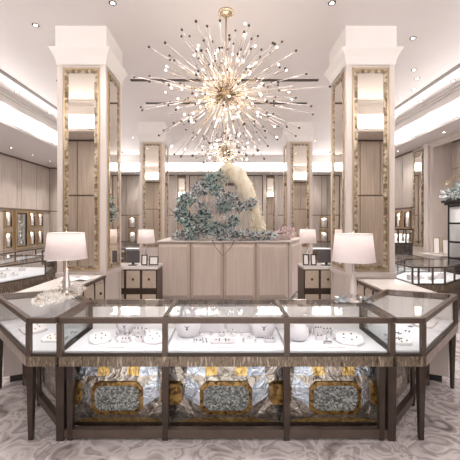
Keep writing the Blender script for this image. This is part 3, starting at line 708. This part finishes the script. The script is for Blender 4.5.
branch([wp(214,232,0),wp(210,215,0),wp(207,200,0),wp(212,184,0)], .045, .02, mat='cream'); branch([wp(222,232,-.05),wp(220,216,0),wp(226,200,-.05)], .04, .015, mat='cream')
branch([wp(203,232,0),wp(195,218,0),wp(187,205,0)], .04, .015, mat='cream')

# ------------------------------------------------------------------ chandeliers
def chandelier(loc, R, nrod, label, seed, power):
    random.seed(seed)
    t = thing('chandelier', label, 'chandelier', loc, 0, 'starburst chandeliers')
    H = ZC - loc[2]; FL = .78
    MB().lathe([(0,H),(.11,H),(.11,H-.03),(.08,H-.05),(.03,H-.07),(0,H-.07)][::-1], n=24).build('canopy', 'palegold', t, True)
    MB().tube((0,0,.1), (0,0,H-.05), .012, n=10).build('stem', 'palegold', t, True)
    hb = MB(); hb.ball((0,0,0), .085, 16, 10); hb.ball((0,0,.12), .05, 10, 6); hb.build('hub', 'gold', t, True)
    ga = PI*(3-math.sqrt(5)); beads = 0
    for k in range(nrod):
        z = 1-2*(k+.5)/nrod; r = math.sqrt(1-z*z); a = ga*k+seed
        d = Vector((math.cos(a)*r, math.sin(a)*r, z)); L = R*random.choice((.72,.85,.95,1.0,1.05))*(1-.25*abs(z)-.17*max(z,0))
        b = MB(); b.tube(d*.03, d*L, .0055, .004, 6, 0)
        e = (d + Vector((random.uniform(-.3,.3),random.uniform(-.3,.3),random.uniform(-.25,.25)))).normalized(); Le = L*random.uniform(.45,.8)
        b.tube(e*.03, e*Le, .004, .003, 5, 2); b.ball(e*Le, .011, 6, 4, 2)
        if L > .3: b.tube(d*L*.55, d*L*.98, .010, .004, 6, 2)      # crystal shard sleeve near the tip
        b.ball(d*L*random.uniform(.5,.8), .017, 6, 4, 1); b.ball(d*L, .017, 6, 4, 1)
        b.build('rod', ['palegold','bronze','crystal'], t, True)
    for k in range(nrod):
        z = 1-2*(k+.5)/nrod; r = math.sqrt(1-z*z); a = ga*k*1.7+seed*2
        d = Vector((math.cos(a)*r, math.sin(a)*r, z)); L = R*random.choice((.32,.42,.55,.7,.85,.92))*(1-.22*abs(z)-.17*max(z,0))
        b = MB(); b.tube(d*.08, d*L, .003, n=5, mi=1); b.ball(d*(L+.012), .0115, 8, 5, mi=0)
        b.build('bulb', ['bulb','palegold'], t, True)
    light('chandelier_glow', 'POINT', (0,0,0), power, t, (1,.88,.76), .35)
    return t
chandelier((0, 4.64, 3.57), 1.36, 100, 'large starburst chandelier of gold rods and lit bulbs over the front aisle', 3, 45*CHAND)
chandelier((0, 8.1, 3.52), .85, 80, 'smaller starburst chandelier hanging farther back just above the tree arrangement', 5, 30*CHAND)

# ------------------------------------------------------------------ table lamps
def lamp(loc, sr, sh, tot, label):
    t = thing('table_lamp', label, 'lamp', loc, 0, 'table lamps')
    z1 = tot; z0 = tot-sh
    b = MB(); b.lathe([(sr,z0),(sr*.86,z1),(sr*.855,z1),(sr*.99,z0+.001)], n=40); 
    b.build('lamp_shade', 'shade', t, True)
    for rr, zz in ((sr*1.002,z0),(sr*.863,z1-.004)): MB().lathe([(rr,zz),(rr+.002,zz),(rr+.002,zz+.006),(rr,zz+.006)], n=40).build('shade_trim', 'whitetrim', t, True)
    MB().lathe([(0,0),(.075,0),(.075,.012),(.03,.022),(.018,.04),(.020,.05),(.040,.08),(.036,.14),(.026,.21),(.016,.26),(.010,.28),(.010,z0+.05),(0,z0+.05)], n=10).build('lamp_base', 'crystal', t, False)
    MB().tube((0,0,z0+.04),(0,0,z1+.02),.004).build('harp', 'palegold', t); MB().ball((0,0,z1+.02),.012).build('finial', 'silver', t, True)
    b = MB(); b.tube((0,0,z1-.01),(sr*.86,0,z1-.01),.002,n=5); b.tube((0,0,z1-.01),(-sr*.43,sr*.74,z1-.01),.002,n=5); b.tube((0,0,z1-.01),(-sr*.43,-sr*.74,z1-.01),.002,n=5); b.build('spider', 'palegold', t)
    MB().ball((0,0,(z0+z1)/2-.02), .03, 10, 8).build('light_bulb', 'bulb', t, True)
    light('lamp_glow', 'POINT', (0,0,(z0+z1)/2+.05), 3.5, t, (1,.84,.72), .04)
lamp((-1.67, 3.40, .992), .205, .27, .645, 'white-shaded crystal table lamp on the left counter')
lamp((1.215, 3.10, .992), .197, .26, .645, 'white-shaded crystal table lamp on the right end of the front counter')
lamp((-1.50, 6.1, .95), .165, .25, .66, 'small white-shaded table lamp on the low cabinet left of the desk')
lamp((1.53, 6.1, .95), .165, .25, .66, 'small white-shaded table lamp on the low cabinet right of the desk')

# ------------------------------------------------------------------ blossoms round the left lamp, metal sprig at the right one
def spray(loc, label, cat, name, mats, ex, n, seed, zr, L):
    random.seed(seed); t = thing(name, label, cat, loc)
    for part, mat, cnt in mats:
        b = MB()
        for _ in range(cnt):
            r = math.sqrt(random.random()); a = random.uniform(0, 2*PI)
            p = Vector((ex[0]*r*math.cos(a), ex[1]*r*math.sin(a), random.uniform(.004, zr*(1.1-r))))
            if math.hypot(p.x-.05*(ex[1]>.3), p.y) < .085: continue
            for q in range(4): leaf(b, p, Vector((random.uniform(-1,1),random.uniform(-1,1),random.uniform(.1,1))), L*random.uniform(.7,1.3), L*.6)
        b.build(part, mat, t)
    return t
o = spray((-1.72, 3.40, .992), 'loose white and gold blossom garland spread around the left lamp foot', 'flower garland', 'blossom_garland',
      (('petals','petal_white',300),('gilt_leaves','palegold',45),('small_petals','blossom',60)), (.19,.50), 0, 5, .02, .035)
o.rotation_euler.z = math.radians(8)
spray((1.215, 3.08, .992), 'spiky silver sprig ring around the foot of the right lamp', 'table decoration', 'silver_sprig', (('sprigs','silver',26),('leaves','greyleaf',16)), (.16,.06), 0, 6, .05, .06)

# ------------------------------------------------------------------ jewellery inside the front counter
ZF = Z0+.0355
def tray(loc, rz, w_, d_, label, group, tilt=0, mat='white', gems='darkgem', n=0, name='jewellery_tray'):
    t = thing(name, label, 'tray', loc, rz, group); t.rotation_euler.x = tilt
    b = MB(); ch = min(w_,d_)*.25
    o8 = [(-w_/2+ch,-d_/2),(w_/2-ch,-d_/2),(w_/2,-d_/2+ch),(w_/2,d_/2-ch),(w_/2-ch,d_/2),(-w_/2+ch,d_/2),(-w_/2,d_/2-ch),(-w_/2,-d_/2+ch)]
    b.prism(o8, 0, .022); b.build('pad', mat, t, bevel=.003)
    MB().prism([(x*1.02,y*1.02) for x,y in o8], 0, .006).build('rim', 'suede', t)
    for k in range(n):
        a = 2*PI*k/n; g = MB(); g.ball((w_*.26*math.cos(a), d_*.26*math.sin(a), .027), .0075, 8, 5); g.build('gem', gems, t, True)
    return t
def bust(loc, s, label, group):
    t = thing('necklace_bust', label, 'bust', loc, 0, group)
    b = MB(); b.lathe([(0,0),(.055*s,0),(.075*s,.02*s),(.095*s,.07*s),(.10*s,.11*s),(.085*s,.15*s),(.045*s,.175*s),(.034*s,.20*s),(.032*s,.215*s),(0,.218*s)], n=24, sy=.55); b.build('bust_form', 'suede', t, True)
    b = MB()
    for k in range(23):
        u = (k/22-.5)*2; x = u*.052*s; z = .17*s-.085*s*(1-u*u)
        yy = -.052*s+.018*s*u*u
        b.ball((x, yy, z), .0042*s*(1.5 if k==11 else 1), 6, 4)
    b.ball((0,-.054*s,.072*s), .009*s, 8, 5); b.build('necklace', 'darkgem', t, True)
def ring_stand(loc, label, group, h=.035):
    t = thing('ring_stand', label, 'ring stand', loc, 0, group)
    MB().lathe([(0,0),(.016,0),(.014,.004),(.007,h*.6),(.003,h),(0,h)], n=12).build('cone', 'suede', t, True)
    b = MB(); 
    for k in range(12): b.tube((.0075*math.cos(k*PI/6), .0075*math.sin(k*PI/6), h*.55), (.0075*math.cos((k+1)*PI/6), .0075*math.sin((k+1)*PI/6), h*.55), .0022, n=5)
    b.ball((0,-.009,h*.55), .005, 6, 4); b.build('ring', 'darkgem', t, True)
def block(loc, w_, d_, h_, label, group, n=3, rz=0):
    t = thing('display_block', label, 'display block', loc, rz, group)
    MB().box(-w_/2, w_/2, -d_/2, d_/2, 0, h_).build('block', 'suede', t, bevel=.003)
    for k in range(n):
        g = MB(); x = (k-(n-1)/2)*w_/n; g.ball((x,-d_/4,h_+.003), .008, 8, 5); g.ball((x,-d_/4,h_+.011), .004, 6, 4); g.build('gem', 'darkgem', t, True)
def bangle(loc, label, group, r=.03):
    t = thing('bangle', label, 'bracelet', loc, 0, group); b = MB()
    n = 20
    for k in range(n):
        a0, a1 = 2*PI*k/n, 2*PI*(k+1)/n; b.tube((r*math.cos(a0),0,r+.003+r*math.sin(a0)),(r*math.cos(a1),0,r+.003+r*math.sin(a1)),.0035,n=6)
    b.build('band', 'silver', t, True); g = MB(); g.ball((0,-.002,2*r+.004), .006, 8, 5); g.build('gem', 'darkgem', t, True)
def earrings(loc, label, group, rz=0):
    t = thing('earrings', label, 'earrings', loc, rz, group)
    for s in (-1, 1):
        b = MB(); b.ball((s*.015,0,.006), .006, 7, 5); b.ball((s*.015,-.014,.005), .0045, 6, 4); b.ball((s*.015,-.028,.006), .0065, 7, 5, sq=(.8,1.4,.8)); b.build('earring', 'darkgem', t, True)
G1, G2, G3 = 'jewellery stands in the left bay', 'jewellery stands in the middle bay', 'jewellery stands in the right bay'
# left bay  (x -1.29..-.52)
tray((-1.10, 2.84, ZF+.012), .35, .17, .20, 'white octagonal jewellery tray at the left of the left bay', G1, .10, n=5)
tray((-.62, 2.84, ZF+.012), -.15, .17, .20, 'white octagonal jewellery tray at the right of the left bay', G1, .10, n=4)
bust((-.93, 3.02, ZF), .9, 'ivory necklace bust at the back of the left bay', G1)
block((-.80, 2.98, ZF), .10, .05, .06, 'ivory block with gems at the back of the left bay, right of the bust', G1)
bangle((-.72, 2.93, ZF), 'silver bangle standing upright in the left bay, near the right tray', G1, .034)
bangle((-.86, 2.90, ZF), 'silver bangle standing upright in the centre of the left bay', G1, .024)
block((-.86, 2.80, ZF), .08, .04, .03, 'low ivory block in the front centre of the left bay', G1)
block((-.74, 2.80, ZF), .05, .04, .04, 'small ivory block in front of the right tray of the left bay', G1, 2)
for k, (x, y, nm) in enumerate(((-.97,2.86,'beside the left tray'),(-.93,2.78,'front left'),(-.79,2.88,'centre right'),(-.98,2.94,'rear left'))):
    ring_stand((x,y,ZF), 'small ring cone in the left bay, '+nm, G1)
# middle bay
bust((-.345, 2.93, ZF), 1.2, 'ivory necklace bust at the left of the middle bay', G2)
bust((.335, 2.93, ZF), 1.2, 'ivory necklace bust at the right of the middle bay', G2)
tray((-.03, 2.78, ZF), 0, .21, .07, 'long narrow bracelet tray in the front centre of the middle bay', G2, .05, 'suede', n=6)
b_ = block((-.14, 3.04, ZF), .24, .03, .09, 'wide upright ivory card at the back left of the middle bay', G2, 0)
block((.12, 3.04, ZF), .22, .03, .09, 'wide upright ivory card at the back right of the middle bay', G2, 0)
bangle((.06, 2.93, ZF), 'silver bangle standing upright in the centre of the middle bay', G2, .03)
block((-.04, 2.95, ZF), .06, .04, .03, 'small ivory block in the centre of the middle bay', G2, 2)
block((.37, 2.80, ZF), .08, .05, .03, 'ivory block of gems before the right bust of the middle bay', G2, 4)
for (x, y, nm) in ((.15,2.80,'left of three near the right bust'),(.20,2.87,'rear of three near the right bust'),(.25,2.78,'right of three near the right bust'),(-.27,2.79,'before the left bust')):
    ring_stand((x,y,ZF), 'grey ring cone in the middle bay, '+nm, G2, .045)
for (x, y, nm) in ((-.19,2.86,'rear'),(-.18,2.80,'front'),(-.24,2.84,'left')):
    earrings((x,y,ZF), 'pair of grey drop earrings right of the left bust, '+nm+' pair', G2)
# right bay
t = thing('round_bust', 'round domed ivory necklace stand at the left of the right bay', 'bust', (.63, 2.84, ZF), 0, G3)
MB().lathe([(0,0),(.05,0),(.08,.02),(.095,.06),(.085,.11),(.05,.145),(0,.155)], n=24, sy=.75).build('dome', 'suede', t, True)
b = MB()
for k in range(17):
    u = (k/16-.5)*2; b.ball((u*.07, -.058+.03*u*u, .035+.05*u*u), .006, 6, 4)
b.build('necklace', 'darkgem', t, True)
tray((1.07, 2.82, ZF+.014), -.30, .22, .22, 'large white octagonal jewellery tray at the right of the right bay', G3, .12, n=5)
bust((.74, 3.04, ZF), .8, 'ivory necklace bust at the back of the right bay', G3)
block((.84, 2.97, ZF), .07, .05, .07, 'tall ivory block of gems left of centre in the right bay', G3)
block((.93, 3.0, ZF), .09, .05, .05, 'ivory block of gems at the rear centre of the right bay', G3)
block((.82, 2.86, ZF), .06, .04, .035, 'small ivory block beside the domed stand', G3, 2)
block((.86, 2.76, ZF), .07, .035, .015, 'flat grey gem bar at the front of the right bay', G3, 5)
bangle((.91, 2.90, ZF), 'silver bangle standing upright in the centre of the right bay', G3, .026)
ring_stand((.95,2.84,ZF), 'small ring cone left of the large tray in the right bay', G3); ring_stand((.88,2.84,ZF), 'small ring cone in the middle of the right bay', G3)
random.seed(4)
for g_, xa, xb, nm in ((G1,-1.02,-.72,'left'),(G2,-.28,.28,'middle'),(G3,.72,.98,'right')):
    for k in range(6):
        x = xa+(xb-xa)*(k+.5)/6
        ring_stand((x, 2.955+.02*(k%2), ZF), 'small lilac ring cone in the back row of the '+nm+' bay', 'back row of ring cones in the '+nm+' bay', .05)
# left corner
tray((-1.51, 2.86, ZF), 0, .20, .15, 'hexagonal white tray with a gold bangle in the left corner counter', 'trays in the corner counters', .08, 'white', 'gold', 7)
tray((-1.85, 3.12, ZF), -.8, .30, .20, 'long ivory bracelet tray in the left corner counter', 'trays in the corner counters', .05, 'offwhite', 'palegold', 6)
earrings((-1.55,3.06,ZF), 'pair of grey earrings behind the hexagonal tray', 'earrings in the corner counters'); earrings((-1.42,3.04,ZF), 'pair of grey earrings at the right of the left corner counter', 'earrings in the corner counters')
# right corner
for k, (x, y, nm) in enumerate(((1.42,2.84,'nearest left'),(1.52,2.88,'nearest right'),(1.45,2.96,'second row left'),(1.58,3.0,'second row right'),(1.70,3.05,'middle'),(1.60,3.15,'rear left'),(1.82,3.18,'rear right'))):
    earrings((x,y,ZF), 'pair of grey drop earrings in the right corner counter, '+nm, 'earrings in the corner counters', .6*k)
tray((2.02, 3.30, ZF), .8, .34, .18, 'long ivory tray along the outer side of the right corner counter', 'trays in the corner counters', .04, 'offwhite', 'silver', 5)
tray((1.50, 2.76, ZF), 0, .14, .08, 'small white crescent tray at the front of the right corner counter', 'trays in the corner counters', .05, 'white', 'steel', 3)

# ------------------------------------------------------------------ objects on the low cabinets
def monitor(loc, w_, h_, label, rz=0):
    t = thing('monitor', label, 'monitor', loc, rz); MB().box(-w_/2, w_/2, -.015, .015, .05, .05+h_).build('screen', 'screen', t, bevel=.004)
    MB().box(-w_*.3, w_*.3, -.06, .06, 0, .012).build('foot', 'black', t); MB().box(-.02, .02, -.01, .03, .012, .06).build('neck', 'black', t)
def photo_frame(loc, w_, h_, label, rz=0, tilt=-.12, mat='black', face='white'):
    t = thing('picture_frame', label, 'picture frame', loc, rz, 'standing frames'); t.rotation_euler.x = tilt
    frame_mb(w_, h_, .018, -.012, .012).build('frame', mat, t); MB().box(-w_/2+.016, w_/2-.016, -.004, .004, .016, h_-.016).build('card', face, t)
monitor((-1.72, 6.02, .951), .24, .22, 'dark monitor on the low cabinet left of the desk')
photo_frame((-1.50, 5.97, .958), .11, .19, 'narrow white standing card in dark frame before the left small lamp')
photo_frame((-1.33, 5.98, .958), .17, .16, 'white standing card in dark frame nearest the desk on the left cabinet')
monitor((1.86, 6.02, .951), .30, .24, 'dark monitor on the low cabinet right of the desk')
photo_frame((1.47, 5.97, .958), .11, .2, 'narrow white standing card in dark frame, left one on the right cabinet')
photo_frame((1.61, 5.97, .958), .10, .2, 'narrow white standing card in dark frame, right one on the right cabinet')
t = thing('open_book', 'open white book lying on the left side counter beside the pillar', 'book', (-2.05, 4.42, .952), .2)
b = MB()
for s in (-1, 1):
    n = 6; P = []
    for k in range(n+1):
        u = k/n; P += [(s*u*.17, -.12, .004+.032*math.sin(PI*u*.8+.2)), (s*u*.17, .12, .004+.032*math.sin(PI*u*.8+.2))]
    b.raw(P, [(2*k,2*k+1,2*k+3,2*k+2) for k in range(n)])
b.build('pages', 'white', t, True); MB().box(-.175,.175,-.125,.125,0,.004).build('cover', 'offwhite', t)

# ------------------------------------------------------------------ other islands
def island(poly, label, cat='display counter', base=True, z0=.62, posts=None, group='side island counters', lp=2.5):
    t = thing('island_counter', label, cat, (0,0,0), 0, group)
    glass_case(t, poly, z0, .95, posts=posts, pw=.024, rail=.026)
    n = len(poly); cx = sum(p[0] for p in poly)/n; cy = sum(p[1] for p in poly)/n
    if base: MB().prism([(cx+(x-cx)*.9, cy+(y-cy)*.9) for x, y in poly], .0, z0-.05).build('base', 'apron', t)
    light('case_light', 'AREA', (cx, cy, .9), lp, t, (1,.97,.98), .5, (0,0,0), sy=.5)
    return t
island([(-4.9,4.6),(-4.40,5.0),(-3.80,6.84),(-4.2,7.9),(-5.6,7.9),(-5.6,4.6)], 'glass island counter at the far left before the left wood wall', lp=1.2)
island([(-5.2,9.2),(-3.1,9.2),(-3.1,10.0),(-5.2,10.0)], 'low glass island counter farther back on the left, beyond the left pillar')
island([(3.34,5.82),(3.92,5.82),(4.85,6.55),(4.85,7.1),(3.9,7.1),(3.34,6.5)], 'octagonal-ended dark-framed glass counter on the right', posts=[(3.34,5.82),(3.45,5.82),(3.70,5.82),(3.92,5.82),(4.3,6.118),(4.85,6.55),(3.34,6.5),(3.9,7.1)], lp=2.2)
island([(3.8,7.2),(4.5,7.2),(4.7,10.0),(4.0,10.0)], 'long glass counter behind the octagonal counter on the right', lp=2.2)
island([(-2.6,11.7),(-.9,11.7),(-.9,12.4),(-2.6,12.4)], 'distant glass counter behind the left far pillar')
island([(.9,11.7),(2.6,11.7),(2.6,12.4),(.9,12.4)], 'distant glass counter behind the right far pillar')
island([(2.9,13.2),(4.9,13.2),(4.9,13.8),(2.9,13.8)], 'distant glass counter against the back wall right of the right far pillar')
island([(-4.9,13.2),(-2.9,13.2),(-2.9,13.8),(-4.9,13.8)], 'distant glass counter against the back wall left of the left far pillar')
def dress_case(cx0, cx1, cy0, cy1, z, n, lab, grp, seed):
    random.seed(seed)
    for k in range(n):
        x = cx0+(cx1-cx0)*(k+.5)/n; y = cy0+(cy1-cy0)*random.random()
        t = thing('display_block', lab, 'display block', (x,y,z), random.uniform(-.3,.3), grp)
        hh = random.uniform(.04,.12); MB().box(-.06,.06,-.04,.04,0,hh).build('block', 'offwhite', t, bevel=.004)
        MB().ball((0,-.02,hh+.006), .018, 8, 5).build('gem', 'steel', t, True)
dress_case(3.45,4.2,6.15,6.35,.656,6,'small ivory display block with gem inside the octagonal counter on the right','blocks in the octagonal counter',1)
dress_case(-4.9,-4.3,5.8,7.3,.656,10,'small ivory display block with gem inside the far left island counter','blocks in the far left island',2)
dress_case(3.95,4.35,7.4,9.5,.656,5,'small ivory display block with gem inside the long right counter','blocks in the long right counter',3)
dress_case(-5.0,-3.3,9.4,9.8,.656,6,'small ivory display block with gem inside the low island beyond the left pillar','blocks in the rear left island',4)

t = thing('wall_counter', 'long low glass wall counter under the wall cases on the left wood wall', 'display counter', (XL+.45, 11.3, 0))
MB().box(-.35,.35,-2.2,2.2,0,.50).build('base','wood',t); f = MB()
for y in (-2.2,-1.1,0,1.1,2.2): f.box(.325,.35,y-.012,y+.012,.50,.80)
f.box(.32,.355,-2.21,2.21,.79,.815); f.box(.32,.355,-2.21,2.21,.50,.52); f.build('frame','bronze',t)
MB().box(-.35,.35,-2.2,2.2,.802,.81).build('glass_top','glasstop',t); MB().box(-.34,.31,-2.18,2.18,.505,.52).build('display_floor','pad',t)
# tower case on the long right counter
t = thing('tower_case', 'small glass tower case on a dark green plinth, right of the right pillar', 'display case', (4.28, 8.1, .957))
MB().box(-.26,.26,-.2,.2,0,.27).build('plinth', 'f_dark', t)
frt = MB()
for x in (-.26,.26,-.09,.09):
    for y in (-.2,.2): frt.box(x-.012,x+.012,y-.012,y+.012,.27,.62)
for z in (.27,.60): frt.box(-.27,.27,-.21,-.185,z,z+.025); frt.box(-.27,.27,.185,.21,z,z+.025); frt.box(-.27,-.245,-.185,.185,z,z+.025); frt.box(.245,.27,-.185,.185,z,z+.025)
frt.build('frame', 'bronze', t); MB().box(-.25,.25,-.19,.19,.28,.30).build('shelf', 'white', t)
for k in range(4): MB().lathe([(0,0),(.035,0),(.02,.05),(.04,.13),(.03,.19),(0,.2)], (-.18+.12*k,-.02,.30), n=10).build('figurine', 'white', t, True)
MB().box(-.255,.255,-.2,-.196,.295,.60).build('glass_pane', 'glass', t)
light('case_light', 'AREA', (0,0,.59), 3, t, size=.4, rot=(0,0,0))
# leaning frames on the reveal counter
t0 = thing('ledge_cabinet', 'low stone-coloured ledge against the right wall recess', 'cabinet', (5.6, 8.35, 0)); MB().box(-.35,.65,-.4,.4,0,.9).build('body', 'stone', t0); MB().box(-.37,.67,-.42,.42,.9,.93).build('top', 'marble_top', t0)
photo_frame((5.38, 8.3, .935), .15, .42, 'cream standing frame on the ledge by the right recess, left one', -.3, -.12, 'palegold', 'offwhite')
photo_frame((5.55, 8.2, .935), .15, .38, 'gold standing frame with white picture on the ledge, right one', -.25, -.14, 'gold', 'offwhite')

# tall black display cabinet on the right
t = thing('tall_cabinet', 'tall black-framed glass cabinet at the right edge with decoration on top', 'cabinet', (4.98, 6.72, 0))
T0, T1, cw, cdp = .96, 2.13, .80, .58
f = MB()
for x in (0, cw): 
    for y in (0, cdp): f.box(x-.02 if x else 0, x+.02 if not x else x, y-.0 if not y else y-.03, y+.03 if not y else y, 0, T1)
for z in (T0-.03, 1.29, 1.70, T1-.05):
    f.box(0,cw,0,.03,z,z+.04); f.box(0,cw,cdp-.03,cdp,z,z+.04); f.box(0,.02,.03,cdp-.03,z,z+.04); f.box(cw-.02,cw,.03,cdp-.03,z,z+.04)
f.build('frame', 'black', t)
MB().box(-.02,cw+.02,-.02,cdp+.02,0,T0-.03).build('base', 'bronze', t)
b = MB(); b.box(-.05,cw+.05,-.05,cdp+.05,T1,T1+.05); b.box(-.09,cw+.09,-.09,cdp+.09,T1+.05,T1+.10); b.box(-.03,cw+.03,-.03,cdp+.03,T1+.10,T1+.13); b.build('cornice', 'black', t)
MB().box(.02,cw-.02,cdp-.05,cdp-.03,T0,T1).build('back_panel', 'white', t); MB().box(cw-.05,cw-.03,.03,cdp-.06,T0,T1-.06).build('side_panel', 'white', t)
for z in (1.31,1.72): MB().box(.02,cw-.02,.035,cdp-.06,z,z+.012).build('shelf', 'glass', t)
for z in (T0+.01,1.325,1.735): MB().lathe([(0,0),(.07,0),(.05,.03),(.09,.12),(.06,.2),(.03,.24),(0,.24)], (.22,.22,z), n=14).build('bust', 'offwhite', t, True)
MB().box(.02,cw-.02,.008,.014,T0,T1-.05).build('door_glass', 'glass', t); MB().box(.012,.016,.03,cdp-.03,T0,T1-.05).build('side_glass', 'glass', t)
light('case_light', 'AREA', (.4,.25,T1-.06), 2.5, t, size=.4)
tr2 = thing('feather_decoration', 'blue-grey feathered decoration with gold hoops on top of the tall black cabinet', 'decoration', (4.98, 7.02, T1+.135))
tr_save = tr; tr = tr2; random.seed(21)
clump((-.02,0,.07), (.24,.18,.10), 420, 'greyleaf', .10, .03, 'feathers'); clump((.18,0,.17), (.18,.15,.12), 320, 'teal', .10, .03, 'feathers'); clump((.42,0,.2), (.25,.18,.16), 260, 'greyleaf', .1, .03, 'feathers')
b = MB(); curve_tube(b, [(.20,0,.2),(.28,0,.36),(.36,0,.46),(.46,0,.52)], [.10,.13,.10,.02], 10, .3); b.build('plume', 'pink', tr2, True)
for k, (x, r) in enumerate(((.02,.20),(.14,.26))):
    b = MB(); n = 24
    for q in range(n):
        a0, a1 = 2*PI*q/n, 2*PI*(q+1)/n; b.tube((x+r*math.cos(a0),.1,.25+r*1.0*math.sin(a0)),(x+r*math.cos(a1),.1,.25+r*math.sin(a1)),.006,n=5)
    b.build('hoop', 'gold', tr2, True)
tr = tr_save
